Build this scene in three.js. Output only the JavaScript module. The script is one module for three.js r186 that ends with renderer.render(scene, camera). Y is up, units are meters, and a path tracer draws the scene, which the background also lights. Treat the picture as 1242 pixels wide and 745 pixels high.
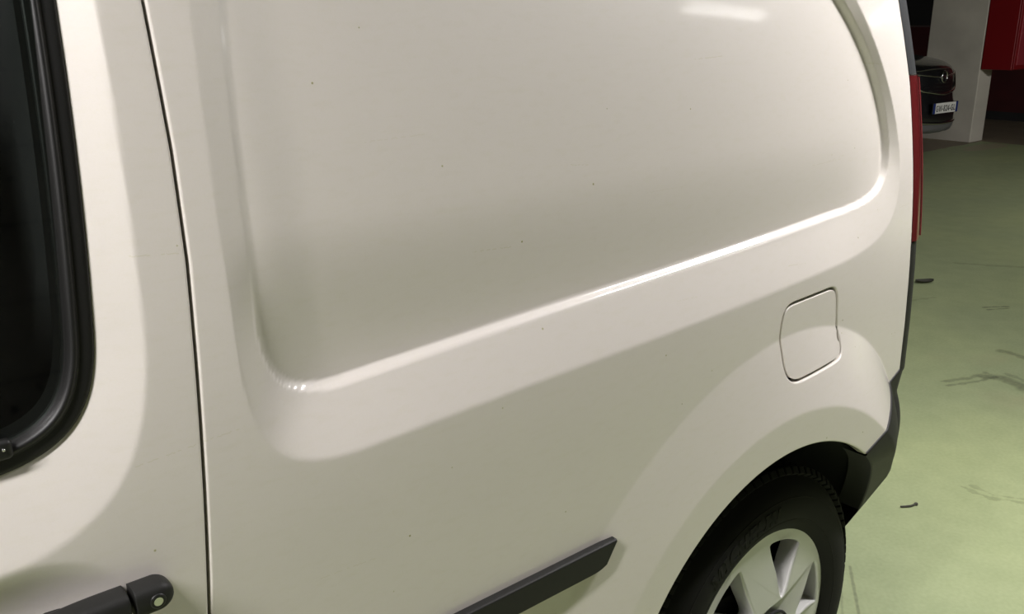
import * as THREE from 'three';
import { RectAreaLightUniformsLib } from 'three/addons/lights/RectAreaLightUniformsLib.js';
import { RoundedBoxGeometry } from 'three/addons/geometries/RoundedBoxGeometry.js';
import { ImprovedNoise } from 'three/addons/math/ImprovedNoise.js';
import { mergeGeometries } from 'three/addons/utils/BufferGeometryUtils.js';
import { FontLoader } from 'three/addons/loaders/FontLoader.js';
import { TextGeometry } from 'three/addons/geometries/TextGeometry.js';

// ------------------------------------------------------------------ camera, lamps, exposure
const scene = new THREE.Scene();
scene.background = new THREE.Color(0x000000);
const camera = new THREE.PerspectiveCamera(2 * Math.atan(372.5 / 1110.9) * 180 / Math.PI, 1242 / 745, 0.05, 60);
camera.rotation.order = 'YXZ';
camera.position.set(-1.2795, 1.4086, 0.7804);
camera.rotation.set(-0.30365, -0.69511, -0.00443);
const renderer = new THREE.WebGLRenderer({ antialias: true });
renderer.toneMapping = THREE.LinearToneMapping;
renderer.toneMappingExposure = 1.26;
renderer.shadowMap.enabled = true;
RectAreaLightUniformsLib.init();
const CEIL = 2.35;
// ceiling battens: [x, z, runs along x?, radiance, glow of the tubes, label]
const LAMPS = [
  [-2.3, 0.36, true, 100, 14, 'twin-tube ceiling batten over the front of the white van'],
  [1.2, 0.38, true, 104, 14, 'twin-tube ceiling batten over the rear wheel of the white van'],
  [2.95, 1.60, true, 0.8, 2.5, 'faint twin-tube ceiling batten over the far side of the aisle'],
  [3.5, -1.5, true, 6, 8, 'twin-tube ceiling batten over the bay behind the tail of the white van'],
];
const WASHER = [6.4, 1.6, 90]; // angled batten with an opaque back, aimed at the column: x, z, radiance

// ------------------------------------------------------------------ helpers
const seeded = (s) => () => { s |= 0; s = s + 0x6D2B79F5 | 0; let t = Math.imul(s ^ s >>> 15, 1 | s); t = t + Math.imul(t ^ t >>> 7, 61 | t) ^ t; return ((t ^ t >>> 14) >>> 0) / 4294967296; };
const perm = (() => { const keep = Math.random; Math.random = seeded(7); const n = new ImprovedNoise(); Math.random = keep; return n; })();
const noise = (x, y, z = 0) => perm.noise(x, y, z);
const fbm = (x, y, z = 0, o = 4) => { let s = 0, a = 0.5; for (let i = 0; i < o; i++) { s += a * noise(x, y, z + i * 7.3); x *= 2.03; y *= 2.03; a *= 0.5; } return s; };
const clamp = (v, a = 0, b = 1) => Math.min(b, Math.max(a, v));
const sm = (a, b, x) => { const t = clamp((x - a) / (b - a)); return t * t * (3 - 2 * t); };
const mix = (a, b, t) => a + (b - a) * t;
const table = (pts, v) => { // piecewise linear
  if (v <= pts[0][0]) return pts[0][1];
  for (let i = 1; i < pts.length; i++) if (v <= pts[i][0]) return mix(pts[i - 1][1], pts[i][1], (v - pts[i - 1][0]) / (pts[i][0] - pts[i - 1][0]));
  return pts[pts.length - 1][1];
};
const used = {};
const numbered = (n) => { const k = used[n] = (used[n] ?? -1) + 1; return k ? `${n}_${String(k).padStart(3, '0')}` : n; };
function mesh(name, geo, mat, parent = scene) {
  const m = new THREE.Mesh(geo, mat); m.name = parent === scene ? numbered(name) : name;
  m.castShadow = m.receiveShadow = true; parent.add(m); return m;
}
function group(name, parent = scene, pos = [0, 0, 0]) { const g = new THREE.Group(); g.name = parent === scene ? numbered(name) : name; g.position.set(...pos); parent.add(g); return g; }
function tag(o, label, category, grp) { o.userData.label = label; o.userData.category = category; if (grp) o.userData.group = grp; return o; }
function struct(name, geo, mat) { const m = mesh(name, geo, mat); m.userData.kind = 'structure'; return m; }
const box = (w, h, d, x, y, z) => new THREE.BoxGeometry(w, h, d).translate(x, y, z);
const rbox = (w, h, d, r, x = 0, y = 0, z = 0, s = 3) => new RoundedBoxGeometry(w, h, d, s, r).translate(x, y, z);
const tube = (pts, r, n = 40, k = 8, closed = false) => new THREE.TubeGeometry(new THREE.CatmullRomCurve3(pts.map(p => new THREE.Vector3(...p)), closed, 'centripetal'), n, r, k, closed);
function merged(list) { return mergeGeometries(list.map(g => { const q = g.index ? g.toNonIndexed() : g.clone(); for (const k of Object.keys(q.attributes)) if (!['position', 'normal', 'uv'].includes(k)) q.deleteAttribute(k); return q; })); }
// data texture painted per pixel: fn(u, v) -> [r, g, b] sRGB 0..255 or grey
function paint(w, h, fn, srgb = true) {
  const d = new Uint8Array(w * h * 4);
  for (let j = 0; j < h; j++) for (let i = 0; i < w; i++) { const c = fn((i + 0.5) / w, (j + 0.5) / h), k = (j * w + i) * 4; if (Array.isArray(c)) { d[k] = clamp(c[0], 0, 255); d[k + 1] = clamp(c[1], 0, 255); d[k + 2] = clamp(c[2], 0, 255); } else d[k] = d[k + 1] = d[k + 2] = clamp(c, 0, 255); d[k + 3] = 255; }
  const t = new THREE.DataTexture(d, w, h); t.magFilter = THREE.LinearFilter; t.minFilter = THREE.LinearMipmapLinearFilter; t.generateMipmaps = true; t.wrapS = t.wrapT = THREE.RepeatWrapping;
  if (srgb) t.colorSpace = THREE.SRGBColorSpace; t.needsUpdate = true; return t;
}
// a grid surface from a function (i, j in 0..1) -> [x, y, z]
function surf(nu, nv, fn, uv) {
  const P = [], U = [], I = [];
  for (let j = 0; j <= nv; j++) for (let i = 0; i <= nu; i++) { const p = fn(i / nu, j / nv); P.push(...p); U.push(...(uv ? uv(i / nu, j / nv, p) : [p[0], p[1]])); }
  for (let j = 0; j < nv; j++) for (let i = 0; i < nu; i++) { const a = j * (nu + 1) + i, b = a + 1, c = a + nu + 1, d = c + 1; I.push(a, b, d, a, d, c); }
  const g = new THREE.BufferGeometry(); g.setAttribute('position', new THREE.Float32BufferAttribute(P, 3)); g.setAttribute('uv', new THREE.Float32BufferAttribute(U, 2)); g.setIndex(I); g.computeVertexNormals(); return g;
}
// smooth closed outline through 2-D points, as a dense polygon
function outline(pts, n = 240, closed = true) { return new THREE.CatmullRomCurve3(pts.map(p => new THREE.Vector3(p[0], p[1], 0)), closed, 'centripetal').getSpacedPoints(n).map(p => [p.x, p.y]); }
function sdf(poly, cell = 0.02) { // signed distance to a closed outline, negative inside; nearby segments are kept per cell
  const n = poly.length, cells = new Map();
  const seg = (x, y, i) => { const a = poly[i], b = poly[(i + 1) % n], ex = b[0] - a[0], ey = b[1] - a[1], wx = x - a[0], wy = y - a[1], L = ex * ex + ey * ey, t = L > 0 ? clamp((wx * ex + wy * ey) / L) : 0; return (wx - ex * t) ** 2 + (wy - ey * t) ** 2; };
  const within = (x, y) => { let c = false; for (let i = 0, j = n - 1; i < n; j = i++) { const a = poly[i], b = poly[j]; if ((a[1] > y) !== (b[1] > y) && x < (b[0] - a[0]) * (y - a[1]) / (b[1] - a[1]) + a[0]) c = !c; } return c; };
  return (x, y) => {
    const ci = Math.floor(x / cell), cj = Math.floor(y / cell), key = ci * 4096 + cj;
    let c = cells.get(key);
    if (!c) {
      const mx = (ci + 0.5) * cell, my = (cj + 0.5) * cell, D = []; let m = 1e9;
      for (let i = 0; i < n; i++) { D.push(Math.sqrt(seg(mx, my, i))); m = Math.min(m, D[i]); }
      c = { list: D.map((d, i) => d <= m + cell * 1.5 ? i : -1).filter(i => i >= 0), sign: m > cell ? (within(mx, my) ? -1 : 1) : 0 }; cells.set(key, c);
    }
    let best = 1e9; for (const i of c.list) { const d = seg(x, y, i); if (d < best) best = d; }
    return Math.sqrt(best) * (c.sign || (within(x, y) ? -1 : 1));
  };
}
const steps = (list) => { const o = []; for (let k = 0; k < list.length - 1; k++) { const [a, h] = list[k], b = list[k + 1][0], n = Math.max(1, Math.round((b - a) / h)); for (let i = 0; i < n; i++) o.push(a + (b - a) * i / n); } o.push(list[list.length - 1][0]); return o; };
// A sheet-metal skin: height field z = zf(x, y) on a grid, cut by implicit curves (kept where f >= 0) with a rolled lip of radius r and depth d along each cut.
function skin(xs, ys, zf, cuts, { lip = 0.0025, depth = 0.018, sgn = 1, warp = (x, v) => v } = {}) {
  const nx = xs.length, ny = ys.length, P = [], N = [], U = [], I = [], Y = new Float64Array(xs.length * ys.length);
  for (let j = 0; j < ny; j++) for (let i = 0; i < nx; i++) Y[j * nx + i] = warp(xs[i], ys[j]);
  const Z = new Float64Array(nx * ny), F = cuts.map(() => new Float64Array(nx * ny)), id = new Int32Array(nx * ny).fill(-1);
  for (let j = 0; j < ny; j++) for (let i = 0; i < nx; i++) { const k = j * nx + i; cuts.forEach((c, q) => { F[q][k] = c(xs[i], Y[k]); }); }
  const live = (k) => F.every(f => f[k] >= -0.03);
  for (let j = 0; j < ny; j++) for (let i = 0; i < nx; i++) { const k = j * nx + i; Z[k] = live(k) ? zf(xs[i], Y[k]) : NaN; }
  const slope = (x, y) => { const h = 0.0007, zx = (zf(x + h, y) - zf(x - h, y)) / (2 * h), zy = (zf(x, y + h) - zf(x, y - h)) / (2 * h), L = Math.hypot(zx, zy, 1); return [-zx / L, -zy / L, 1 / L]; };
  const norm = (i, j) => slope(xs[i], Y[j * nx + i]);
  const push = (p, n, u) => { P.push(p[0], p[1], sgn > 0 ? p[2] : -p[2] - 2 * OFF); N.push(n[0], n[1], sgn * n[2]); U.push(u[0], u[1]); return P.length / 3 - 1; };
  const tri = (a, b, c) => { if (sgn > 0) I.push(a, b, c); else I.push(a, c, b); };
  const node = (i, j) => { const k = j * nx + i; if (id[k] < 0) id[k] = push([xs[i], Y[k], Z[k]], norm(i, j), [xs[i], Y[k]]); return id[k]; };
  for (let j = 0; j < ny - 1; j++) for (let i = 0; i < nx - 1; i++) {
    const c4 = [[i, j], [i + 1, j], [i + 1, j + 1], [i, j + 1]];
    let all = true, none = false;
    for (const f of F) { let neg = 0; for (const [a, b] of c4) if (f[b * nx + a] < 0) neg++; if (neg) all = false; if (neg === 4) none = true; }
    if (none) continue;
    if (all) { const q = c4.map(([a, b]) => node(a, b)); tri(q[0], q[1], q[2]); tri(q[0], q[2], q[3]); continue; }
    let poly = c4.map(([a, b]) => { const k = b * nx + a; return { x: xs[a], y: Y[k], z: Z[k], n: norm(a, b), f: F.map(f => f[k]), e: -1 }; });
    for (let q = 0; q < cuts.length && poly.length; q++) {
      const out = [];
      for (let k = 0; k < poly.length; k++) {
        const A = poly[k], B = poly[(k + 1) % poly.length], ia = A.f[q] >= 0, ib = B.f[q] >= 0;
        if (ia) out.push(A);
        if (ia !== ib) { const t = A.f[q] / (A.f[q] - B.f[q]); out.push({ x: mix(A.x, B.x, t), y: mix(A.y, B.y, t), z: mix(A.z, B.z, t), n: A.n.map((v, s) => mix(v, B.n[s], t)), f: A.f.map((v, s) => s === q ? 0 : mix(v, B.f[s], t)), e: ia ? q : A.e }); }
      }
      poly = out;
    }
    if (poly.length < 3 || poly.some(v => !Number.isFinite(v.z))) continue;
    const q = poly.map(v => push([v.x, v.y, v.z], v.n, [v.x, v.y]));
    for (let k = 1; k + 1 < q.length; k++) tri(q[0], q[k], q[k + 1]);
    for (let k = 0; k < poly.length; k++) if (poly[k].e >= 0) {
      const f = cuts[poly[k].e];
      const rows = [poly[k], poly[(k + 1) % poly.length]].map(v => {
        const h = 0.0006, gx = f(v.x + h, v.y) - f(v.x - h, v.y), gy = f(v.x, v.y + h) - f(v.x, v.y - h), L = Math.hypot(gx, gy) || 1, ox = -gx / L, oy = -gy / L, r = [];
        for (let s = 0; s <= 4; s++) { const a = s / 4 * Math.PI / 2, sn = Math.sin(a), cs = Math.cos(a); r.push(push([v.x + ox * lip * sn, v.y + oy * lip * sn, v.z - lip * (1 - cs)], [ox * sn + v.n[0] * cs, oy * sn + v.n[1] * cs, v.n[2] * cs + 0.001], [v.x, v.y])); }
        r.push(push([v.x + ox * lip, v.y + oy * lip, v.z - depth], [ox, oy, 0], [v.x, v.y])); return r;
      });
      for (let s = 0; s < 5; s++) { tri(rows[0][s], rows[0][s + 1], rows[1][s + 1]); tri(rows[0][s], rows[1][s + 1], rows[1][s]); }
    }
  }
  const g = new THREE.BufferGeometry(); g.setAttribute('position', new THREE.Float32BufferAttribute(P, 3)); g.setAttribute('normal', new THREE.Float32BufferAttribute(N, 3)); g.setAttribute('uv', new THREE.Float32BufferAttribute(U, 2)); g.setIndex(I); return g;
}
const OFF = 0.87; // half the van's width: its middle plane is z = -OFF

// ------------------------------------------------------------------ materials
const rnd = seeded(11);
const SPECKS = Array.from({ length: 70 }, () => [rnd(), rnd(), 0.0006 + 0.0009 * rnd() * rnd(), 0.25 + 0.6 * rnd()]);
function paintTexture() { // road film and specks on white paint, one square metre and a half across; grain and outlines only
  const n = 2048, S = 1.6, base = new Float32Array(n * n);
  for (let j = 0; j < n; j++) for (let i = 0; i < n; i++) { const x = i / n * S, y = j / n * S; base[j * n + i] = 1 - 0.02 * Math.max(0, fbm(x * 38, y * 120, 3, 3)) - 0.012 * Math.abs(noise(x * 420, y * 420, 9)); }
  for (const [u, v, r, k] of SPECKS) { const ci = u * n, cj = v * n, R = r / S * n; for (let dj = -4; dj <= 4; dj++) for (let di = -4; di <= 4; di++) { const q = clamp(1.4 - Math.hypot(di, dj) / R); if (q > 0) { const k2 = ((Math.floor(cj) + dj + n) % n) * n + (Math.floor(ci) + di + n) % n; base[k2] *= 1 - k * 0.8 * Math.min(1, q); } } }
  const sr = seeded(5);
  for (let s = 0; s < 40; s++) { // faint horizontal wipe scuffs
    let x = sr() * n, y = sr() * n; const L = 20 + sr() * 120, k = 0.025 + 0.045 * sr(), sl = (sr() - 0.5) * 0.2;
    for (let t = 0; t < L; t++) { const q = Math.floor(y + sl * t + noise(t * 0.2, s) * 1.5 + n) % n, p = Math.floor(x + t) % n; if (noise(t * 0.15, s * 3.1, 4) > -0.1) base[q * n + p] *= 1 - k; }
  }
  return paint(n, n, (u, v) => { const b = base[Math.floor(v * n) * n + Math.floor(u * n)]; return [226 * b, 220 * b, 213 * b * b]; });
}
const paintMap = paintTexture(); paintMap.repeat.set(1 / 1.6, 1 / 1.6);
const M = {};
M.paint = new THREE.MeshPhysicalMaterial({ color: 0xffffff, map: paintMap, roughness: 0.5, clearcoat: 1, clearcoatRoughness: 0.07 });
M.black = new THREE.MeshPhysicalMaterial({ color: new THREE.Color(0.012, 0.012, 0.012), roughness: 0.42 });
const grainMap = paint(512, 512, (u, v) => 128 + 90 * fbm(u * 90, v * 90, 2, 2), false); grainMap.repeat.set(6, 6);
M.plastic = new THREE.MeshPhysicalMaterial({ specularIntensity: 0.6, color: new THREE.Color(0.016, 0.016, 0.0148), roughness: 0.55, bumpMap: grainMap, bumpScale: 0.0003 });
M.rubber = new THREE.MeshStandardMaterial({ color: new THREE.Color(0.006, 0.006, 0.0055), roughness: 0.5 });
M.tyre = new THREE.MeshPhysicalMaterial({ specularIntensity: 0.6, color: new THREE.Color(0.0085, 0.0085, 0.0072), roughness: 0.8 });
M.dark = new THREE.MeshStandardMaterial({ color: new THREE.Color(0.01, 0.01, 0.01), roughness: 0.9 });
M.cabin = new THREE.MeshStandardMaterial({ color: new THREE.Color(0.035, 0.035, 0.036), roughness: 0.9 });
M.glass = new THREE.MeshPhysicalMaterial({ color: new THREE.Color(0.55, 0.6, 0.57), roughness: 0.02, transmission: 1, thickness: 0, ior: 1.5 });
M.trim = new THREE.MeshPhysicalMaterial({ color: new THREE.Color(0.62, 0.62, 0.60), metalness: 0.1, roughness: 0.38, clearcoat: 0.4, clearcoatRoughness: 0.25 });
M.steel = new THREE.MeshStandardMaterial({ color: new THREE.Color(0.02, 0.02, 0.024), roughness: 0.5, metalness: 0.2 });
M.chrome = new THREE.MeshStandardMaterial({ color: new THREE.Color(0.75, 0.75, 0.74), metalness: 1, roughness: 0.18 });
M.lens = new THREE.MeshPhysicalMaterial({ color: new THREE.Color(0.10, 0.006, 0.008), roughness: 0.3, clearcoat: 1, clearcoatRoughness: 0.05 });

// ------------------------------------------------------------------ the garage
function greenPaint(x, z) { // worn green floor paint, world metres -> sRGB
  const a = fbm(x * 1.1, z * 1.1, 1, 4), b = fbm(x * 9, z * 9, 2, 4), c = noise(x * 90, z * 90, 5);
  const k = 1 + 0.10 * a + 0.07 * b + 0.035 * c;
  return [162 * k, 173 * (k * 0.9 + 0.1), 131 * k * (1 - 0.06 * a)];
}
const segd = (x, z, a, b) => { const ex = b[0] - a[0], ez = b[1] - a[1], t = clamp(((x - a[0]) * ex + (z - a[1]) * ez) / (ex * ex + ez * ez)); return Math.hypot(x - a[0] - ex * t, z - a[1] - ez * t); };
const SCUFFS = [ // polyline, half width, darkness, raggedness
  [[[2.275, -0.756], [2.40, -0.70], [2.509, -0.688]], 0.010, 0.30, 1], [[[2.25, -0.72], [2.38, -0.665], [2.49, -0.64]], 0.008, 0.32, 1],
  [[[2.47, -0.66], [2.50, -0.61], [2.47, -0.53], [2.43, -0.46], [2.40, -0.36]], 0.030, 0.42, 1.2], [[[2.56, -0.62], [2.54, -0.55], [2.52, -0.48], [2.50, -0.38]], 0.012, 0.25, 1],
  [[[2.83, -0.76], [2.82, -0.70], [2.80, -0.62]], 0.018, 0.35, 1.2],
  [[[3.416, -1.102], [3.47, -1.065], [3.529, -1.024]], 0.007, 0.55, 0.6], [[[3.39, -1.07], [3.45, -1.04], [3.50, -1.01]], 0.005, 0.5, 0.6],
  [[[1.459, -0.297], [1.455, -0.21], [1.503, -0.128]], 0.007, 0.22, 1.3], [[[1.49, -0.28], [1.48, -0.21], [1.53, -0.13]], 0.006, 0.2, 1.3],
  [[[0.79, -0.285], [0.704, -0.222], [0.619, -0.159]], 0.0035, 0.35, 0.12], [[[0.74, -0.285], [0.66, -0.232], [0.58, -0.18]], 0.003, 0.2, 0.2],
  [[[2.9, -1.6], [3.1, -1.45], [3.4, -1.35]], 0.01, 0.18, 1.3], [[[4.2, -1.6], [4.4, -1.3], [4.7, -1.1]], 0.02, 0.2, 1.3],
];
function floorColour(x, z, fine) {
  let c = greenPaint(x, z);
  for (const [pl, w, k, rag] of SCUFFS) {
    if (Math.abs(x - pl[1][0]) > 0.6 || Math.abs(z - pl[1][1]) > 0.6) continue;
    let d = 9; for (let i = 1; i < pl.length; i++) d = Math.min(d, segd(x, z, pl[i - 1], pl[i]));
    const q = clamp(1.5 - (d + rag * 0.012 * noise(x * 28, z * 28, 8) + rag * 0.004 * noise(x * 120, z * 120, 3)) / w) * (0.55 + 0.6 * clamp(0.5 + fbm(x * 60, z * 60, 12, 2)));
    if (q > 0) { const s = 1 - 0.6 * k * Math.min(1, q); c = [c[0] * s, c[1] * s, c[2] * s]; }
  }
  // worn, paler paint beside the tyre marks
  const wv = clamp(fbm(x * 3.3, z * 3.3, 31, 5) * 3.2 - 0.35) * sm(-1.2, -0.3, z) * sm(2.0, 2.4, x) * sm(4.2, 3.6, x);
  c = [mix(c[0], 176, wv * 0.45), mix(c[1], 168, wv * 0.45), mix(c[2], 134, wv * 0.45)];
  const edge = 10.12 + 0.03 * noise(z * 3, 1); // bare concrete past the painted aisle
  if (x > edge || z < -4.1 + 0.03 * noise(x * 4, 2)) { const k = 1 + 0.16 * fbm(x * 2, z * 2, 6, 4) + 0.05 * noise(x * 30, z * 30); c = [134 * k, 124 * k, 104 * k]; }
  const pd = Math.hypot((x - 9.65) / 0.5, (z + 3.85) / 0.16) + 0.5 * fbm(x * 5, z * 9, 17, 3); // spilt cream paint at the column foot
  if (pd < 1 && x < 10.6) { const q = clamp((1 - pd) * 4) * 0.7; c = [mix(c[0], 178, q), mix(c[1], 166, q), mix(c[2], 140, q)]; }
  return c;
}
const X0 = -6, X1 = 12.75, Z0 = -8.6, Z1 = 3.1; // room, inner faces
const NX0 = 0.4, NX1 = 4.4, NZ0 = -2.2, NZ1 = 1.8; // finely textured patch of floor by the van
const farTex = paint(2048, 1280, (u, v) => floorColour(X0 + u * (X1 - X0), Z1 - v * (Z1 - Z0)));
const nearTex = paint(2048, 2048, (u, v) => floorColour(NX0 + u * (NX1 - NX0), NZ1 - v * (NZ1 - NZ0), true));
const floorBump = paint(1024, 1024, (u, v) => 128 + 60 * fbm(u * 40, v * 40, 3, 4) + 40 * noise(u * 300, v * 300), false);
function floorGeo(rects, x0, x1, z0, z1) {
  return merged(rects.map(([a, b, c, d]) => { const g = new THREE.BoxGeometry(b - a, 0.3, d - c).translate((a + b) / 2, -0.15, (c + d) / 2), p = g.attributes.position, uv = g.attributes.uv; for (let i = 0; i < p.count; i++) uv.setXY(i, (p.getX(i) - x0) / (x1 - x0), (z1 - p.getZ(i)) / (z1 - z0)); return g; }));
}
const bumpNear = floorBump.clone(); bumpNear.repeat.set(4, 4); const bumpFar = floorBump.clone(); bumpFar.repeat.set(18, 12);
struct('floor', floorGeo([[NX0, NX1, NZ0, NZ1]], NX0, NX1, NZ0, NZ1), new THREE.MeshPhysicalMaterial({ map: nearTex, roughness: 0.55, bumpMap: bumpNear, bumpScale: 0.0012, specularIntensity: 0.6 }));
struct('floor', floorGeo([[X0 - .3, NX0, Z0 - .3, Z1 + .3], [NX1, X1 + .3, Z0 - .3, Z1 + .3], [NX0, NX1, Z0 - .3, NZ0], [NX0, NX1, NZ1, Z1 + .3]], X0, X1, Z0, Z1), new THREE.MeshPhysicalMaterial({ map: farTex, roughness: 0.55, bumpMap: bumpFar, bumpScale: 0.0012, specularIntensity: 0.6 }));
const concTex = paint(1024, 1024, (u, v) => { // board-marked concrete: pour lines, blow holes
  const y = v * 3, x = u * 3; let k = 150 + 40 * fbm(x * 2.2, y * 2.2, 4, 5) + 12 * noise(x * 40, y * 40);
  const row = y / 0.3; k -= 70 * clamp(1 - Math.abs(row - Math.round(row) + 0.03 * noise(x * 3, Math.round(row))) / 0.035) * clamp(0.5 + noise(x * 1.6, Math.round(row) * 4.1) * 1.6);
  const h = noise(x * 17, y * 17, 20); if (h > 0.52) k -= 110 * clamp((h - 0.52) * 9);
  return [k, k * 0.975, k * 0.92];
});
const concMap = concTex.clone(); concMap.repeat.set(1 / 3, 1 / 3);
function worldUV(g, ax, ay) { const p = g.attributes.position, uv = g.attributes.uv; for (let i = 0; i < p.count; i++) { const v = [p.getX(i), p.getY(i), p.getZ(i)]; uv.setXY(i, v[ax], v[ay]); } return g; }
M.concrete = new THREE.MeshStandardMaterial({ map: concMap, roughness: 0.85, color: 0xffffff });
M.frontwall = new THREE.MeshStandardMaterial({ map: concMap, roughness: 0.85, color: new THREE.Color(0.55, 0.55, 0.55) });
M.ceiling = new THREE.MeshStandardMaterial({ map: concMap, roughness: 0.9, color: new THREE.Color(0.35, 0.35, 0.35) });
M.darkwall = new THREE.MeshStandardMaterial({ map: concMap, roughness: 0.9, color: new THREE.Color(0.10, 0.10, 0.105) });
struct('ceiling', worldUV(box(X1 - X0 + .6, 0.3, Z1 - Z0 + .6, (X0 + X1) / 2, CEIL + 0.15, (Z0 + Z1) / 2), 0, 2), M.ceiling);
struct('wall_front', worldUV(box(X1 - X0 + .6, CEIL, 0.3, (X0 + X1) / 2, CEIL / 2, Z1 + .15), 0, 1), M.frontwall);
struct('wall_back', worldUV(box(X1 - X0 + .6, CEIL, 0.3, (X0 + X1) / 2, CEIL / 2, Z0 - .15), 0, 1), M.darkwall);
struct('wall_left', worldUV(box(0.3, CEIL, Z1 - Z0, X0 - .15, CEIL / 2, (Z0 + Z1) / 2), 2, 1), M.concrete);
const bandTex = paint(256, 512, (u, v) => { const y = v * CEIL, k = 1 + 0.25 * fbm(u * 9, v * 9, 1, 3); return y > 0.12 && y < 1.28 ? [62 * k, 16 * k, 16 * k] : y >= 1.28 && y < 1.31 ? [74, 60, 56] : [34 * k, 34 * k, 33 * k]; });
{ const g = box(0.3, CEIL, Z1 - Z0, X1 + .15, CEIL / 2, (Z0 + Z1) / 2), p = g.attributes.position; for (let i = 0; i < p.count; i++) g.attributes.uv.setXY(i, p.getZ(i) / 3, p.getY(i) / CEIL); struct('wall_right', g, new THREE.MeshStandardMaterial({ map: bandTex, roughness: 0.9 })); }

// lamps
const lampHousing = new THREE.MeshStandardMaterial({ color: new THREE.Color(0.75, 0.75, 0.74), roughness: 0.5 });
const lampGlow = (k) => new THREE.MeshStandardMaterial({ color: 0xffffff, emissive: new THREE.Color(1, 0.964, 0.965), emissiveIntensity: k, roughness: 0.4 });
for (const [x, z, along, power, glow, label] of LAMPS) {
  const t = group('ceiling_lamp', scene, [x, CEIL, z]); tag(t, label, 'lamp');
  if (!along) t.rotation.y = Math.PI / 2;
  mesh('housing', rbox(1.26, 0.045, 0.16, 0.012, 0, -0.0225, 0), lampHousing, t);
  for (const s of [-1, 1]) {
    mesh('tube', new THREE.CylinderGeometry(0.013, 0.013, 1.18, 16).rotateZ(Math.PI / 2).translate(0, -0.064, s * 0.045), lampGlow(glow), t);
    for (const e of [-1, 1]) mesh('tube_holder', rbox(0.025, 0.05, 0.035, 0.006, e * 0.6, -0.062, s * 0.045), lampHousing, t);
  }
  const L = new THREE.RectAreaLight(new THREE.Color(1, 0.964, 0.965), power, 1.18, 0.12); L.rotation.x = -Math.PI / 2; L.position.set(0, -0.085, 0); L.castShadow = true; t.add(L);
}

{
  const [x, z, power] = WASHER, t = group('ceiling_lamp', scene, [x, CEIL - 0.14, z]); tag(t, 'angled ceiling batten with an opaque back turned towards the column', 'lamp');
  t.lookAt(10.1, 0.6, -4.3); // group's +z faces the column
  mesh('housing', rbox(1.26, 0.30, 0.06, 0.012, 0, 0, -0.04), lampHousing, t);
  mesh('diffuser', box(1.18, 0.24, 0.008, 0, 0, -0.008), new THREE.MeshStandardMaterial({ color: 0xffffff, emissive: new THREE.Color(1, 0.964, 0.965), emissiveIntensity: 3, roughness: 0.5 }), t);
  mesh('bracket', box(0.05, 0.16, 0.03, 0, 0.09, -0.085), lampHousing, t);
  const L = new THREE.RectAreaLight(new THREE.Color(1, 0.964, 0.965), power, 1.18, 0.24); L.rotation.y = Math.PI; L.position.z = 0.004; L.castShadow = true; t.add(L);
}
// column and red hose cabinet
const colMat = new THREE.MeshStandardMaterial({ map: (() => { const t = paint(512, 512, (u, v) => { const k = 1 + 0.14 * fbm(u * 5, v * 5, 3, 5); return [196 * k, 192 * k, 178 * k]; }); t.repeat.set(0.5, 0.5); return t; })(), roughness: 0.8 });
{ const g = worldUV(rbox(0.33, CEIL + 0.02, 0.66, 0.012, 10.085, CEIL / 2, -4.48), 2, 1); struct('column', g, colMat); }
{
  const c = group('fire_hose_cabinet', scene, [10.12, 0.84, -4.145]); tag(c, 'dark red metal fire hose cabinet hung on the concrete column', 'cabinet');
  const red = new THREE.MeshPhysicalMaterial({ color: new THREE.Color(0.20, 0.006, 0.008), roughness: 0.4, clearcoat: 0.3 });
  const pale = new THREE.MeshPhysicalMaterial({ color: new THREE.Color(0.30, 0.035, 0.045), roughness: 0.35, clearcoat: 0.5, clearcoatRoughness: 0.2 });
  mesh('cabinet_body', rbox(0.40, 0.85, 0.34, 0.008, 0, 0.425, 0.17), red, c);
  const d = mesh('cabinet_door', rbox(0.385, 0.83, 0.02, 0.006, 0, 0.425, 0.35), red, c);
  mesh('door_panel', rbox(0.30, 0.74, 0.012, 0.004, 0.01, 0.425, 0.362), pale, d);
  mesh('door_lock', new THREE.CylinderGeometry(0.011, 0.011, 0.02, 20).rotateX(Math.PI / 2).translate(-0.05, 0.41, 0.372), M.chrome, d);
  mesh('door_label', rbox(0.15, 0.10, 0.003, 0.001, 0.06, 0.83, 0.37), new THREE.MeshStandardMaterial({ color: new THREE.Color(0.6, 0.5, 0.48), roughness: 0.6 }), d);
}

// ------------------------------------------------------------------ the van
// side surface (left side: outward is +z). x runs to the rear, wheel centre at x = 0.
const soft = (t, e = 0.09) => t < e ? t * t / (2 * e) : (t - e / 2); // a crease rolled over a few millimetres
const tum = (y) => 0.16 * Math.max(0, y - 0.9) ** 2 + 0.05 * soft(Math.max(0, y - 0.86), 0.30) + 0.45 * Math.max(0, 0.42 - y) ** 2;
const taper = (x) => 0.085 * Math.max(0, x + 0.45) ** 2 + 0.05 * Math.max(0, -2.2 - x) ** 2;
const baseZ = (x, y) => -tum(y) - taper(x);
const AX = -0.03, AY = 0.315, AR = 0.405;
const arcR = (x, y) => Math.hypot(x - AX, y - AY);
function flared(x, y) {
  const b = baseZ(x, y), r = arcR(x, y); if (r > 0.61) return b;
  const w = Math.max(0, 0.603 - r) / 0.135; const t = -0.45 * Math.max(0, 0.42 - y) ** 2 + 0.015;
  return b + Math.max(0, t - b) * (soft(w, 0.05) - soft(Math.max(0, (0.470 - r) / 0.135), 0.05));
}
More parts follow.
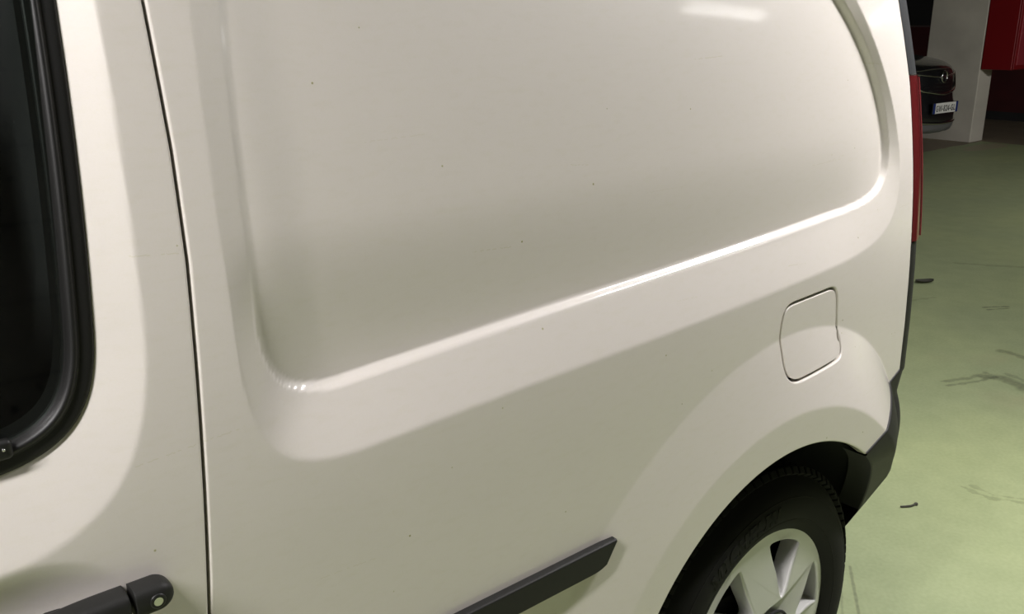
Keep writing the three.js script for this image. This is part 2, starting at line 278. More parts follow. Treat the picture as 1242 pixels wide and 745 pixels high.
function bez(start, list, n = 420) { const p = new THREE.Path(); p.moveTo(...start); for (const c of list) c.length === 2 ? p.lineTo(...c) : c.length === 4 ? p.quadraticCurveTo(...c) : p.bezierCurveTo(...c); const o = p.getSpacedPoints(n).map(v => [v.x, v.y]); if (Math.hypot(o[0][0] - o[o.length - 1][0], o[0][1] - o[o.length - 1][1]) < 1e-5) o.pop(); return o; }
const recIn = sdf(bez([-0.915, 1.43], [[-0.926, 1.33, -0.929, 1.17], [-0.931, 1.075, -0.915, 1.040, -0.84, 1.041], [-0.40, 1.070, 0.18, 1.083], [0.30, 1.088, 0.362, 1.105, 0.359, 1.18], [0.345, 1.29, 0.27, 1.39, 0.14, 1.48], [0.00, 1.585, -0.15, 1.605, -0.45, 1.605], [-0.80, 1.605], [-0.90, 1.605, -0.905, 1.54, -0.915, 1.43]]));
const recOut = sdf(bez([-0.949, 1.43], [[-0.960, 1.28, -0.9585, 1.12], [-0.957, 1.02, -0.945, 0.966, -0.83, 0.970], [-0.45, 0.989, 0.10, 0.999], [0.30, 1.004, 0.395, 1.02, 0.392, 1.15], [0.375, 1.27, 0.30, 1.39, 0.16, 1.505], [0.02, 1.62, -0.15, 1.645, -0.45, 1.645], [-0.80, 1.645], [-0.93, 1.645, -0.940, 1.56, -0.949, 1.43]]));
const recRow = (x) => { const t = clamp((x + 0.84) / 1.02); return 1.041 * (1 - t) * (1 - t) + 2 * 1.070 * t * (1 - t) + 1.083 * t * t; };
const followRecess = (x, v) => v + (recRow(x) - 1.064) * sm(0.80, 0.97, v) * sm(1.38, 1.12, v);
function quarterZ(x, y) {
  let z = flared(x, y);
  if (y > 0.955 && x < 0.42 && y < 1.66 && x > -0.975) {
    const o = recOut(x, y);
    if (o < 0.004) {
      const i = recIn(x, y), d0 = 0.007 + 0.006 * sm(-0.9, -0.3, x) + (0.020 - 0.006 * sm(-0.9, -0.3, x)) * sm(1.22, 1.05, y) * sm(0.35, 0.12, x), st = 0.0022 + 0.0068 * sm(-0.92, -0.85, x);
      const oo = -o, t = i > 0 ? clamp(oo / (oo + i)) : 1;
      z -= d0 * soft(t) + st * sm(0.004, -0.007, i);
    }
  }
  return z;
}
const gapX = (y) => table([[0.5, -1.024], [0.7, -1.021], [0.854, -1.016], [0.981, -1.006], [1.101, -0.997], [1.2, -0.990], [1.3, -0.987], [1.43, -0.988], [1.75, -0.993]], y);
const rearX = (y) => table([[0.70, 0.490], [0.81, 0.485], [0.974, 0.466], [1.041, 0.462], [1.137, 0.457], [1.292, 0.447], [1.353, 0.434], [1.441, 0.415], [1.6, 0.385], [1.75, 0.35]], y);
const bumpY = (x) => table([[0.20, 0.628], [0.28, 0.658], [0.433, 0.693], [0.50, 0.709]], x);
const flapOut = sdf(bez([-0.054, 0.92], [[-0.052, 0.955, -0.045, 0.967, -0.012, 0.967], [0.095, 0.966], [0.128, 0.966, 0.134, 0.958, 0.137, 0.93], [0.147, 0.868], [0.149, 0.845, 0.142, 0.837, 0.11, 0.837], [0.0, 0.836], [-0.036, 0.836, -0.046, 0.850, -0.050, 0.875], [-0.054, 0.92]], 260));
const van = group('van'); tag(van, 'white panel van with sunken side panel and black side moulding', 'van');
{
  const xs = steps([[-1.03, 0.0018], [-1.0, 0.0032], [0.53, 0]]), ys = steps([[0.24, 0.012], [0.50, 0.0034], [1.46, 0.0055], [1.72, 0]]);
  const q = mesh('side_panel', skin(xs, ys, quarterZ, [(x, y) => x - gapX(y) - 0.0045, (x, y) => arcR(x, y) - AR, (x, y) => rearX(y) - x, (x, y) => x < 0.15 ? 1 : (y - bumpY(x)) * 0.97, (x, y) => y > 0.78 && y < 1.02 && x > -0.12 && x < 0.22 ? flapOut(x, y) - 0.0050 : 0.05], { lip: 0.003, warp: followRecess }), M.paint, van);
  // fuel flap, a separate door flush with the panel, over a dark pocket
  const fx = steps([[-0.08, 0.003], [0.17, 0]]), fy = steps([[0.81, 0.003], [0.99, 0]]);
  const fl = mesh('fuel_flap', skin(fx, fy, (x, y) => quarterZ(x, y) - 0.0008, [(x, y) => -flapOut(x, y) - 0.0040, (x, y) => Math.hypot(x - 0.149, y - 0.872) - 0.012], { lip: 0.0015, depth: 0.008 }), M.paint, van);
  mesh('flap_pocket', surf(20, 20, (u, v) => { const x = mix(-0.09, 0.18, u), y = mix(0.80, 1.0, v); return [x, y, quarterZ(x, y) - 0.03]; }), M.dark, van);
  mesh('flap_hinge', rbox(0.02, 0.045, 0.008, 0.003, 0.140, 0.868, quarterZ(0.14, 0.868) - 0.013), M.black, van);
  // black side moulding
  const st = (x0, x1, y0, y1, slant0, slant1) => {
    const s = new THREE.Shape(); s.moveTo(x0 + slant0, y0); s.lineTo(x1 - slant1 - 0.02, y0); s.quadraticCurveTo(x1 - slant1 - 0.004, y0 + 0.0005, x1 - slant1 * 0.75, y0 + 0.006); s.lineTo(x1, y1 - 0.004); s.quadraticCurveTo(x1, y1, x1 - 0.004, y1); s.lineTo(x0 + 0.002, y1); s.lineTo(x0, y1 - 0.004); s.closePath();
    return new THREE.ExtrudeGeometry(s, { depth: 0.010, bevelEnabled: true, bevelThickness: 0.004, bevelSize: 0.003, bevelOffset: -0.003, bevelSegments: 3, curveSegments: 8 });
  };
  mesh('side_moulding', st(-1.0, -0.447, 0.677, 0.717, 0.004, 0.026).translate(0, 0, -0.002), M.plastic, van);
  mesh('door_moulding', st(-1.93, -1.035, 0.677, 0.717, 0.004, 0.004).translate(0, 0, -0.002), M.plastic, van);
}
// front door
const sealPath = () => bez([-1.055, 1.43], [[-1.062, 1.28, -1.076, 1.15], [-1.085, 1.07, -1.120, 1.046, -1.20, 1.045], [-1.74, 1.036], [-1.83, 1.035, -1.81, 1.08, -1.76, 1.16], [-1.55, 1.55], [-1.48, 1.68, -1.44, 1.69, -1.30, 1.69], [-1.14, 1.69], [-1.05, 1.69, -1.048, 1.58, -1.055, 1.43]], 300);
const sealOut = sdf(sealPath());
const doorIn = sdf(bez([-1.026, 1.43], [[-1.029, 1.28, -1.035, 1.16], [-1.043, 1.03, -1.085, 0.966, -1.20, 0.961], [-1.78, 0.95], [-1.90, 0.95, -1.88, 1.05, -1.83, 1.15], [-1.60, 1.58], [-1.52, 1.74, -1.46, 1.74, -1.30, 1.74], [-1.10, 1.74], [-1.02, 1.74, -1.020, 1.60, -1.026, 1.43]]));
function doorZ(x, y) {
  let z = baseZ(x, y);
  if (y > 0.94) { const i = doorIn(x, y); if (i < 0) { const o = Math.max(0, sealOut(x, y)), t = -i / (-i + o); z -= 0.021 * soft(t, 0.1); } }
  const dx = (x + 1.185) / 0.095, dy = (y - 0.915) / 0.055, r = Math.hypot(dx, dy); // dished finger recess behind the handle
  if (r < 1) z -= 0.010 * (1 - r * r) ** 1.5;
  return z;
}
{
  const xs = steps([[-1.96, 0.02], [-1.42, 0.0034], [-1.02, 0.0018], [-0.98, 0]]), ys = steps([[0.26, 0.016], [0.80, 0.0034], [1.46, 0.012], [1.72, 0]]);
  const door = mesh('front_door', skin(xs, ys, doorZ, [(x, y) => gapX(y) - 0.0045 - x, (x, y) => y < 1.0 || y > 1.71 ? 0.05 : sealOut(x, y) - 0.001], { lip: 0.003 }), M.paint, van);
  mesh('door_gap_channel', surf(3, 60, (u, v) => { const y = mix(0.27, 1.72, v); return [gapX(y) - 0.02 + 0.04 * u, y, baseZ(-1, y) - 0.019]; }), M.dark, van);
  // window seal: swept along the opening outline, stepped section
  const path = sealPath();
  const ctr = [-1.38, 1.35], n = path.length;
  const nor = path.map((p, i) => { const a = path[(i + n - 1) % n], b = path[(i + 1) % n]; let nx = b[1] - a[1], ny = a[0] - b[0]; const L = Math.hypot(nx, ny); nx /= L; ny /= L; if (nx * (ctr[0] - p[0]) + ny * (ctr[1] - p[1]) < 0) { nx = -nx; ny = -ny; } return [nx, ny]; });
  const sec = [[0.002, -0.030], [-0.0015, -0.010], [-0.001, 0.0005], [0.001, 0.0022], [0.004, 0.0026], [0.011, 0.0016], [0.0125, 0.002], [0.0145, 0.0045], [0.017, 0.0052], [0.0195, 0.0035], [0.0212, -0.001], [0.022, -0.006], [0.0235, -0.0075], [0.0245, -0.0075], [0.025, -0.03]];
  const ring = (sec) => { const k = sec.length - 1; return surf(n, k * 2, (u, v) => { const i = Math.round(u * n) % n, f = v * k, a = Math.min(k - 1, Math.floor(f)), t = f - a, s = [mix(sec[a][0], sec[a + 1][0], t), mix(sec[a][1], sec[a + 1][1], t)], p = path[i], x = p[0] + nor[i][0] * s[0], y = p[1] + nor[i][1] * s[0]; return [x, y, baseZ(p[0], p[1]) - 0.019 + s[1]]; }); };
  mesh('window_seal', ring(sec), M.rubber, door);
  const gl = mesh('door_glass', (() => { const s = new THREE.Shape(); path.forEach((p, i) => { const x = p[0] + nor[i][0] * 0.02, y = p[1] + nor[i][1] * 0.02; i ? s.lineTo(x, y) : s.moveTo(x, y); }); s.closePath(); const g = new THREE.ShapeGeometry(s, 4); return g; })(), M.glass, door);
  { const p = gl.geometry.attributes.position; for (let i = 0; i < p.count; i++) { const y = p.getY(i); p.setZ(i, -0.027 - 0.135 * (y - 1.04)); } gl.geometry.computeVertexNormals(); }
  // belt strip whose rounded end laps over the seal's foot
  const belt = mesh('belt_strip', rbox(0.52, 0.018, 0.010, 0.0045, -1.415, 1.070, -0.0215), M.rubber, door);
  mesh('belt_screw', new THREE.SphereGeometry(0.0016, 12, 8).translate(-1.1625, 1.0715, -0.0160), M.chrome, door);
  // handle: grip, fixed lock cap, key barrel
  const bar = (x0, x1, y, h, zb, zp, capL, capR) => surf(40, 28, (u, v) => { // rounded bar along x, flattened section
    const a = v * Math.PI * 2, x = mix(x0, x1, u), e = Math.min(1, (u * (x1 - x0)) / capL), f = Math.min(1, ((1 - u) * (x1 - x0)) / capR), k = Math.sqrt(1 - (1 - e) ** 2) * Math.sqrt(1 - (1 - f) ** 2);
    const c = Math.cos(a), s = Math.sin(a), sq = (q) => Math.sign(q) * Math.abs(q) ** 0.62;
    return [x, y + h * k * sq(s), zb + zp * (0.35 + 0.65 * k) * sq(c)];
  });
  const hz = -0.002;
  const h = group('door_handle', van);
  mesh('handle_grip', bar(-1.20, -1.0905, 0.9065, 0.0148, hz + 0.012, 0.0155, 0.085, 0.001), M.plastic, h);
  mesh('lock_cap', bar(-1.0892, -1.0520, 0.9065, 0.0145, hz + 0.012, 0.015, 0.001, 0.016), M.plastic, h);
  mesh('key_barrel', new THREE.CylinderGeometry(0.0042, 0.0042, 0.004, 24).rotateX(Math.PI / 2).translate(-1.0695, 0.9060, hz + 0.0262), M.chrome, h);
  mesh('barrel_ring', new THREE.TorusGeometry(0.0058, 0.0017, 10, 28).translate(-1.0695, 0.9060, hz + 0.0262), M.black, h);
  mesh('handle_foot', rbox(0.02, 0.022, 0.03, 0.005, -1.150, 0.9040, hz - 0.004), M.plastic, h);
}
// rear corner: strips swept round from the side to the tail
const tailX = 0.60;
function corner(y0, y1, R, proud, ny = 60, na = 24, a1 = Math.PI / 2) {
  return surf(na, ny, (u, v) => {
    const y = mix(y0, y1, v), x0 = rearX(y) + 0.0006, e = 0.002, sl = (baseZ(x0, y) - baseZ(x0 - e, y)) / e, a0 = Math.atan(-sl), z0 = quarterZ(rearX(y) - 0.004, y);
    const a = mix(a0, a1, u), p = proud * sm(0, 0.06, u);
    return [x0 + (R + p) * Math.sin(a) - R * Math.sin(a0), y, z0 + (R + p) * Math.cos(a) - R * Math.cos(a0)];
  }, (u, v, p) => [u * 0.2, p[1]]);
}
mesh('rear_lamp', corner(0.985, 1.305, 0.16, 0.006), M.lens, van);
mesh('lamp_lens_rib', (() => { const g = []; for (let k = 0; k < 2; k++) { const a = 0.46 + k * 0.25; const pts = []; for (let i = 0; i <= 24; i++) { const y = mix(0.99, 1.30, i / 24), x0 = rearX(y), z0 = quarterZ(x0 - 0.004, y); pts.push([x0 + 0.1665 * Math.sin(a) - 0.16 * 0.153, y, z0 + 0.1665 * Math.cos(a) - 0.16 * 0.988]); } g.push(tube(pts, 0.003, 30, 8)); } return merged(g); })(), new THREE.MeshPhysicalMaterial({ color: new THREE.Color(0.22, 0.03, 0.035), roughness: 0.2, clearcoat: 1 }), van);
mesh('rear_pillar_trim', corner(1.307, 1.72, 0.16, 0.004), new THREE.MeshPhysicalMaterial({ color: new THREE.Color(0.036, 0.038, 0.040), roughness: 0.4 }), van);
mesh('lower_corner_trim', corner(0.700, 0.983, 0.15, 0.002), M.plastic, van);
// rear bumper: side wing with arch lip, then the corner and the back
const bumpZ = (x, y) => flared(x, y) + 0.003 - 0.40 * soft(Math.max(0, 0.64 - y), 0.05);
const bumpR = (y) => table([[0.33, 0.300], [0.50, 0.385], [0.60, 0.436], [0.70, 0.49]], y);
mesh('rear_bumper', (() => {
  const xs = steps([[0.14, 0.004], [0.52, 0]]), ys = steps([[0.30, 0.004], [0.72, 0]]);
  const side = skin(xs, ys, bumpZ, [(x, y) => (bumpY(x) - y) * 0.97 - 0.0015, (x, y) => arcR(x, y) - AR + 0.002, (x, y) => y - 0.34, (x, y) => bumpR(y) - x], { lip: 0.004, depth: 0.05 });
  const cor = surf(24, 50, (u, v) => { const y = mix(0.342, bumpY(0.49), v), x0 = bumpR(y), a0 = 0.20, R = 0.14, a = mix(a0, Math.PI / 2, u), z0 = bumpZ(x0, y); return [x0 + R * (Math.sin(a) - Math.sin(a0)), y, z0 + R * (Math.cos(a) - Math.cos(a0))]; });
  const back = surf(8, 20, (u, v) => { const y = mix(0.342, 0.71, v), x = bumpR(y) + 0.14 * (1 - Math.sin(0.2)), z = bumpZ(bumpR(y), y) - 0.14 * Math.cos(0.2); return [x, y, mix(z, -2 * OFF - z, u)]; });
  const shelf = surf(8, 2, (u, v) => [mix(0.42, 0.625, v), 0.705, mix(-0.16, -2 * OFF + 0.16, u)]);
  return merged([side, cor, back, shelf]);
})(), M.plastic, van);
// wheel housing
mesh('wheel_housing', (() => {
  const shell = surf(48, 10, (u, v) => { const a = mix(0.22, Math.PI + 0.3, u), z = mix(-0.006, -0.34, v), r = AR + 0.004 + 0.004 * sm(0, 0.1, v); return [AX + r * Math.cos(a), AY + r * Math.sin(a), z - (0.012 * sm(0.1, 0.3, AX + r * Math.cos(a)) + 0.40 * Math.max(0, 0.64 - AY - r * Math.sin(a)) * sm(0.1, 0.25, AX + r * Math.cos(a))) * (1 - v)]; });
  const back = new THREE.CircleGeometry(AR + 0.008, 48).translate(AX, AY, -0.34);
  return merged([shell, back]);
})(), M.dark, van);
// wheel
const font = await new FontLoader().loadAsync('fonts/droid/droid_sans_bold.typeface.json');
function buildWheel(parent, at) {
  const w = group('wheel', parent, at); // local: axle along z, outer rim face at z = 0
  const prof = [[0.198, -0.012], [0.204, -0.004], [0.212, 0.003], [0.222, 0.0075], [0.235, 0.0105], [0.248, 0.0115], [0.262, 0.0095], [0.274, 0.005], [0.284, -0.0015], [0.2915, -0.009], [0.2965, -0.0155], [0.300, -0.019], [0.3045, -0.024], [0.3085, -0.032], [0.3115, -0.046], [0.3140, -0.065], [0.315, -0.095]];
  const full = prof.concat(prof.slice(0, -1).reverse().map(([r, z]) => [r, -0.19 - z]));
  const tg = new THREE.LatheGeometry(full.map(([r, z]) => new THREE.Vector2(r, z)), 120).rotateX(Math.PI / 2); // lathe axis y -> z
  const ty = mesh('tyre', tg, M.tyre, w);
  // shoulder blocks of the tread
  const blocks = []; for (let k = 0; k < 84; k++) { const a = k / 84 * Math.PI * 2; const b = new RoundedBoxGeometry(0.0185, 0.015, 0.034, 1, 0.002); b.rotateX(-0.62).translate(0, 0.3042, -0.0305).rotateZ(a); blocks.push(b); const c = new THREE.BoxGeometry(0.019, 0.006, 0.10).translate(0, 0.3155, -0.095).rotateZ(a + 0.03); blocks.push(c); }
  const tr = mesh('tread_blocks', merged(blocks), M.tyre, w);
  // raised sidewall lettering bent round the tyre, between two fine rings
  const txt = new TextGeometry('MICHELIN', { font, size: 0.024, depth: 0.0012, curveSegments: 3, bevelEnabled: false }); txt.computeBoundingBox();
  const W = txt.boundingBox.max.x, p = txt.attributes.position, arc = 0.80, end = Math.PI / 2 - 0.02;
  for (let i = 0; i < p.count; i++) { const a = end + arc * (1 - (p.getX(i) + p.getY(i) * 0.25) / W), r = 0.236 + p.getY(i) * 1.1; p.setXYZ(i, r * Math.cos(a), r * Math.sin(a), 0.0108 - Math.max(0, r - 0.25) * 0.10 + p.getZ(i)); }
  txt.computeVertexNormals();
  const rings = [0.2285, 0.2705].map((r, k) => new THREE.TorusGeometry(r, 0.0012, 6, 120).translate(0, 0, k ? 0.0058 : 0.0085));
  mesh('sidewall_lettering', merged([txt, ...rings]), M.tyre, w);
  // silver six-spoke wheel trim: ring, spokes with deep openings, centre cap
  const s = new THREE.Shape(); s.absarc(0, 0, 0.2035, 0, Math.PI * 2);
  for (let k = 0; k < 6; k++) {
    const c = (72 + 60 * k) * Math.PI / 180, h = new THREE.Path(), P = (r, d) => [r * Math.cos(c + d), r * Math.sin(c + d)];
    const V = [P(0.085, 0.10), P(0.079, 0), P(0.085, -0.10), P(0.13, -0.215), P(0.176, -0.292), P(0.1825, -0.292), P(0.1865, -0.26), P(0.1875, 0), P(0.1865, 0.26), P(0.1825, 0.292), P(0.176, 0.292), P(0.13, 0.215)];
    new THREE.CatmullRomCurve3(V.map(v => new THREE.Vector3(v[0], v[1], 0)), true, 'centripetal', 0.5).getPoints(60).forEach((v, i) => i ? h.lineTo(v.x, v.y) : h.moveTo(v.x, v.y));
    s.holes.push(h);
  }
  const tg2 = new THREE.ExtrudeGeometry(s, { depth: 0.030, bevelEnabled: true, bevelThickness: 0.004, bevelSize: 0.0035, bevelSegments: 4, curveSegments: 90 }).translate(0, 0, -0.0345);
  const bend = (g) => { const q = g.attributes.position; for (let i = 0; i < q.count; i++) { const r = Math.hypot(q.getX(i), q.getY(i)); q.setZ(i, q.getZ(i) + 0.022 * sm(0.195, 0.07, r) - 0.004 * sm(0.19, 0.206, r)); } };
  bend(tg2);
  const tm = mesh('wheel_trim', tg2, M.trim, w);
  mesh('centre_cap', new THREE.LatheGeometry([[0, 0.003], [0.042, 0.002], [0.048, 0.0], [0.0505, -0.005]].map(v => new THREE.Vector2(v[0], v[1])), 48).rotateX(Math.PI / 2).translate(0, 0, 0.021), M.trim, w);
  mesh('cap_groove', new THREE.TorusGeometry(0.0535, 0.003, 10, 60).translate(0, 0, 0.0205), M.dark, w);
  const pocketEdge = [0.02, 0.06, 0.10, 0.15, 0.17, 0.186, 0.197];
  mesh('steel_wheel', new THREE.LatheGeometry([[0, -0.062], [0.055, -0.06], [0.07, -0.05], [0.10, -0.05], [0.135, -0.068], [0.165, -0.075], [0.185, -0.06], [0.198, -0.02]].map(v => new THREE.Vector2(v[0], v[1])), 60).rotateX(Math.PI / 2), M.steel, w);
  for (let k = 0; k < 4; k++) { const a = (k * 90 + 52) * Math.PI / 180; mesh('wheel_bolt', new THREE.CylinderGeometry(0.010, 0.011, 0.02, 6).rotateX(Math.PI / 2).translate(0.058 * Math.cos(a), 0.058 * Math.sin(a), -0.05), M.steel, w); }
  return w;
}
const rearWheel = buildWheel(van, [0, 0.317, -0.035]);
for (const [x, flip] of [[-2.52, false], [0, true], [-2.52, true]]) { const c = rearWheel.clone(); c.position.set(x, 0.317, flip ? -2 * OFF + 0.035 : -0.035); if (flip) c.rotation.y = Math.PI; van.add(c); }
// the rest of the body: roof, far side, front wing, bonnet, tail doors, floor, cab
{
  const zr = -tum(1.72), roofPts = (x) => zr - taper(x);
  const roofAt = (x, a) => { const c = clamp((x - 0.33) / 0.255), zt = roofPts(Math.min(x, 0.33)) - 0.17 * (1 - Math.sqrt(Math.max(0, 1 - c * c * 0.98))); return [x, 1.719 + 0.085 * (1 - 0.35 * c * c) * Math.sin(a) ** 0.7, mix(zt, -2 * OFF - zt, 0.5 - 0.5 * Math.cos(a))]; };
  mesh('roof', merged([surf(60, 30, (u, v) => roofAt(mix(-1.95, 0.585, u), Math.PI * v)), surf(4, 30, (u, v) => { const p = roofAt(0.585, Math.PI * v); return [p[0], mix(p[1], 1.705, u), p[2]]; })]), M.paint, van);
  const coarseX = steps([[-1.95, 0.03], [0.53, 0]]), coarseY = steps([[0.26, 0.03], [1.72, 0]]);
  mesh('far_side_panel', skin(coarseX, coarseY, (x, y) => flared(x, y), [(x, y) => arcR(x, y) - AR, (x, y) => rearX(Math.max(0.7, y)) - x, (x, y) => x < 0.1 ? 0.1 : y - 0.60], { sgn: -1 }), M.paint, van);
  const wingX = steps([[-3.15, 0.02], [-1.965, 0]]), wingY = steps([[0.26, 0.02], [1.06, 0]]), wing = (x, y) => baseZ(x, y) - 0.12 * Math.max(0, -2.75 - x) ** 1.5 * 2;
  for (const sg of [1, -1]) mesh('front_wing', skin(wingX, wingY, wing, [(x, y) => Math.hypot(x + 2.52, y - 0.315) - 0.39, (x, y) => 1.03 - 0.15 * sm(-2.2, -3.2, x) - y], { sgn: sg }), M.paint, van);
  mesh('bonnet', surf(20, 20, (u, v) => { const x = mix(-3.15, -2.25, u), w = OFF + wing(x, 0.8); return [x, 0.86 + 0.22 * u + 0.06 * Math.sin(v * Math.PI), -OFF + w * (1 - 2 * v)]; }), M.paint, van);
  mesh('windscreen', surf(8, 8, (u, v) => [mix(-2.25, -1.93, v) - 0.05 * Math.sin(u * Math.PI), mix(1.08, 1.75, v), mix(-0.12, -2 * OFF + 0.12, u)]), M.glass, van);
  mesh('front_grille', surf(10, 8, (u, v) => [-3.15 - 0.12 * Math.sin(u * Math.PI), mix(0.26, 0.88, v), mix(-0.15, -2 * OFF + 0.15, u)]), M.plastic, van);
  for (const s of [0, 1]) {
    const z0 = s ? -OFF - 0.004 : -0.30, z1 = s ? -2 * OFF + 0.30 : -OFF + 0.004;
    const d = mesh('rear_door', rbox(0.04, 1.02, Math.abs(z1 - z0), 0.012, tailX - 0.03, 1.205, (z0 + z1) / 2), M.paint, van);
    mesh('rear_window', rbox(0.012, 0.42, Math.abs(z1 - z0) - 0.14, 0.005, tailX - 0.008, 1.43, (z0 + z1) / 2), M.black, van);
  }
  for (const s of [0, 1]) mesh('tail_post', surf(3, 30, (u, v) => { const y = mix(0.70, 1.72, v), x0 = rearX(y), z0 = quarterZ(x0 - 0.004, y) - 0.158, z = s ? -2 * OFF - z0 : z0; return [x0 + 0.135 - 0.02 * u, y, z + (s ? 1 : -1) * 0.16 * u]; }), M.paint, van);
  mesh('cargo_floor', box(3.4, 0.05, 1.6, -1.4, 0.38, -OFF), M.dark, van);
  mesh('bulkhead', box(0.03, 1.28, 1.48, -1.03, 1.05, -OFF), M.cabin, van);
  mesh('dashboard', rbox(0.5, 0.35, 1.4, 0.06, -2.15, 0.92, -OFF), M.cabin, van);
  mesh('driver_seat', merged([rbox(0.16, 0.62, 0.5, 0.06, -1.22, 0.92, -0.42, 4).applyMatrix4(new THREE.Matrix4()), rbox(0.5, 0.16, 0.5, 0.06, -1.48, 0.62, -0.42, 4), rbox(0.1, 0.2, 0.28, 0.045, -1.20, 1.33, -0.42, 4)]), M.cabin, van);
}

// ------------------------------------------------------------------ dark car by the column
{
  const car = group('car', scene, [8.42, 0, -3.80]); tag(car, 'black car with chrome grille parked nose-out beside the concrete column', 'car'); car.rotation.y = -0.02;
  // side profile (y, -z) from the bumper's foot over the bonnet to the roof and tail
  const prof = [[0.24, 0.16], [0.27, 0.04], [0.36, 0.0], [0.50, 0.0], [0.62, 0.03], [0.80, 0.05], [0.90, 0.08], [0.96, 0.16], [1.02, 0.45], [1.06, 0.95], [1.10, 1.15], [1.36, 1.65], [1.52, 2.1], [1.56, 2.8], [1.50, 3.5], [1.30, 3.9], [0.95, 4.05], [0.4, 4.1], [0.25, 4.0]];
  const pc = new THREE.CatmullRomCurve3(prof.map(([y, z]) => new THREE.Vector3(0, y, -z)), false, 'centripetal').getPoints(110);
  const carZ = (s, p) => p.z - (0.50 * s * s + 0.25 * s ** 4) * sm(-1.4, -0.1, p.z);
  const half = (p) => 0.86 - 0.20 * sm(1.05, 1.5, p.y);
  const body = mesh('car_body', (() => {
    const top = surf(40, 110, (u, v) => { const p = pc[Math.round(v * 110)], s = (u * 2 - 1) * half(p); return [s, p.y - 0.07 * Math.abs(u * 2 - 1) ** 5 * sm(0.8, 1.0, p.y), carZ(s, p)]; });
    const sides = [-1, 1].map(k => surf(8, 110, (u, v) => { const p = pc[Math.round(v * 110)], s = half(p) * k, y0 = p.y - 0.07 * sm(0.8, 1.0, p.y); return [mix(s, 0.86 * k, u), mix(y0, 0.22, u), carZ(mix(s, 0.86 * k, u), p)]; }));
    return merged([top, ...sides]);
  })(), new THREE.MeshPhysicalMaterial({ color: new THREE.Color(0.006, 0.006, 0.007), roughness: 0.3, clearcoat: 1, clearcoatRoughness: 0.08 }), car);
  const front = (s, y, d = 0.008) => { let best = pc[0]; for (const p of pc) if (p.z > -1.0 && Math.abs(p.y - y) < Math.abs(best.y - y)) best = p; return [s, y, carZ(s, best) + d]; };
  const line = (name, pts, r, mat = M.chrome) => mesh(name, tube(pts.map(([s, y]) => front(s, y)), r, 40, 8), mat, car);
  line('grille_surround', [[-0.50, 0.875], [-0.2, 0.905], [0, 0.91], [0.2, 0.905], [0.50, 0.875]], 0.005);
  line('grille_surround', [[-0.50, 0.86], [-0.46, 0.80], [-0.34, 0.70], [-0.2, 0.675], [0, 0.655], [0.2, 0.675], [0.34, 0.70], [0.46, 0.80], [0.50, 0.86]], 0.013);
  line('grille_bar', [[-0.50, 0.875], [-0.3, 0.85], [-0.07, 0.83]], 0.007); line('grille_bar', [[0.07, 0.83], [0.3, 0.85], [0.50, 0.875]], 0.007);
  const em = front(0, 0.83, 0.016);
  mesh('emblem', merged([new THREE.TorusGeometry(0.055, 0.010, 10, 40).translate(...em), (() => { const s = new THREE.Shape([[-0.085, 0.006], [0.012, 0.014], [0.006, 0.002], [0.085, -0.006], [-0.012, -0.014], [-0.006, -0.002]].map(p => new THREE.Vector2(...p))); return new THREE.ExtrudeGeometry(s, { depth: 0.008, bevelEnabled: false }).translate(...em); })()]), M.chrome, car);
  const slats = []; for (let k = 0; k < 4; k++) slats.push(tube([-0.4 + k * 0.05, 0, 0.4 - k * 0.05].map(s => front(s, 0.80 - k * 0.035, 0.003)), 0.004, 20, 6)); mesh('grille_slat', merged(slats), M.black, car);
  const cv = document.createElement('canvas'); cv.width = 416; cv.height = 88; const cx = cv.getContext('2d');
  cx.fillStyle = '#d8d8d2'; cx.fillRect(0, 0, 416, 88); cx.fillStyle = '#1d2f6d'; cx.fillRect(0, 0, 36, 88); cx.fillRect(380, 0, 36, 88); cx.fillStyle = '#16181a'; cx.font = 'bold 72px sans-serif'; cx.textAlign = 'center'; cx.textBaseline = 'middle'; cx.fillText('GW-824-GL', 208, 48, 330);
  const pt = new THREE.CanvasTexture(cv); pt.colorSpace = THREE.SRGBColorSpace;
  const pl = mesh('number_plate', rbox(0.52, 0.112, 0.012, 0.004), new THREE.MeshStandardMaterial({ color: 0x222222, roughness: 0.5 }), car); pl.position.set(...front(0, 0.52, 0.012));
  const face = mesh('plate_print', new THREE.PlaneGeometry(0.51, 0.105).translate(0, 0, 0.0068), new THREE.MeshStandardMaterial({ map: pt, roughness: 0.45 }), pl);
  line('bumper_strip', [[-0.70, 0.40], [-0.3, 0.37], [0, 0.36], [0.3, 0.37], [0.70, 0.40]], 0.013);
  mesh('skid_plate', surf(24, 6, (u, v) => { const s = mix(-0.62, 0.62, u), y = mix(0.25, 0.345, v) + 0.03 * Math.abs(s); const f = front(s, y, 0.012); return f; }), new THREE.MeshStandardMaterial({ color: new THREE.Color(0.12, 0.12, 0.12), roughness: 0.5 }), car);
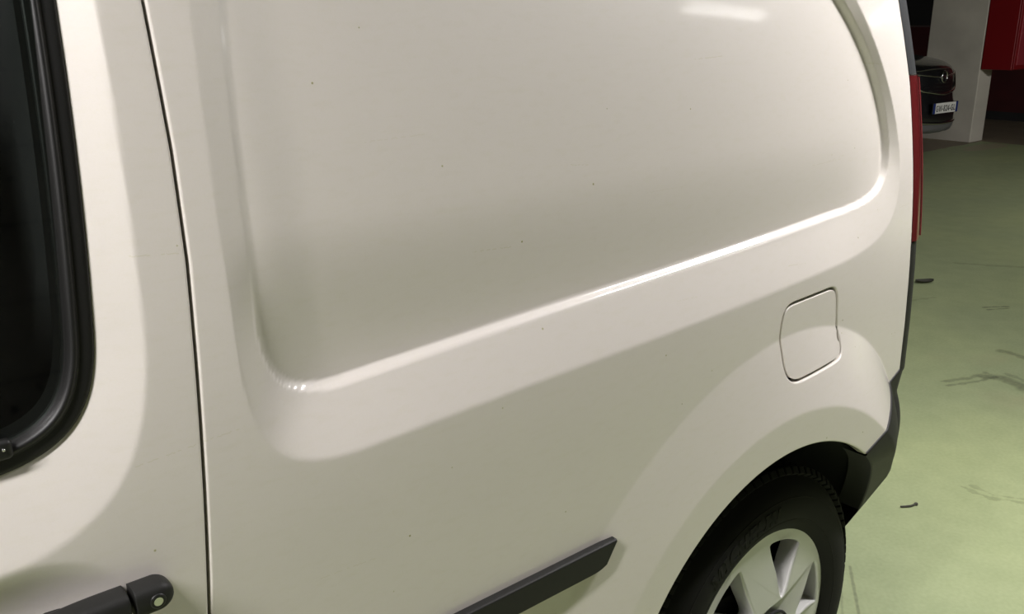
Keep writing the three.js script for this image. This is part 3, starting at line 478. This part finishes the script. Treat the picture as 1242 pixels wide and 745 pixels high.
  for (const k of [-1, 1]) { mesh('headlamp', surf(10, 6, (u, v) => front(k * mix(0.52, 0.80, u), mix(0.80, 0.90, v) + 0.02 * u, 0.006)), new THREE.MeshPhysicalMaterial({ color: new THREE.Color(0.05, 0.05, 0.055), roughness: 0.1, clearcoat: 1 }), car); }
  for (const [wx, wz] of [[-0.74, -0.95], [0.74, -0.95], [-0.74, -3.35], [0.74, -3.35]]) mesh('car_wheel', new THREE.LatheGeometry([[0.0, 0.02], [0.2, 0.03], [0.24, 0.1], [0.31, 0.09], [0.325, 0.05], [0.325, -0.05], [0.31, -0.09], [0.2, -0.09], [0, -0.08]].map(v => new THREE.Vector2(v[0], v[1])), 40).rotateZ(-Math.PI / 2 * Math.sign(wx)).translate(wx, 0.325, wz), M.tyre, car);
}

// ------------------------------------------------------------------ litter on the floor
{
  const leafMat = new THREE.MeshStandardMaterial({ color: new THREE.Color(0.06, 0.06, 0.045), roughness: 0.8, side: THREE.DoubleSide });
  const leaf = mesh('leaf', surf(12, 6, (u, v) => { const a = u * 2 - 1, w = 0.028 * Math.sqrt(Math.max(0, 1 - a * a)); return [a * 0.055, 0.002 + 0.012 * (v * 2 - 1) ** 2 + 0.006 * a * a, w * (v * 2 - 1)]; }), leafMat);
  leaf.position.set(3.636, 0, -1.521); leaf.rotation.y = -0.55; tag(leaf, 'small dark curled leaf on the green floor beyond the van', 'leaf');
  const tw = group('twig', scene, [1.216, 0, -0.342]); tag(tw, 'short dark bent twig on the bright green floor', 'twig');
  mesh('stem', tube([[-0.026, 0.003, -0.013], [-0.012, 0.004, -0.002], [0.004, 0.004, 0.006], [0.018, 0.005, 0.009]], 0.0032, 20, 8), leafMat, tw);
  mesh('bud', new THREE.SphereGeometry(0.006, 14, 10).scale(1, 0.8, 1).translate(0.022, 0.005, 0.010), leafMat, tw);
}
for (const [n, l] of Object.entries({ side_moulding: 'black plastic side moulding with a slanted end', rear_bumper: 'dark grey plastic bumper', rear_lamp: 'red rear lamp on the corner', wheel: 'silver six-spoke wheel with black tyre', door_handle: 'black door handle with key barrel', rear_pillar_trim: 'dark grey pillar trim' })) van.children.filter(c => c.name === n).forEach(c => { c.userData.label = l; });
renderer.render(scene, camera);
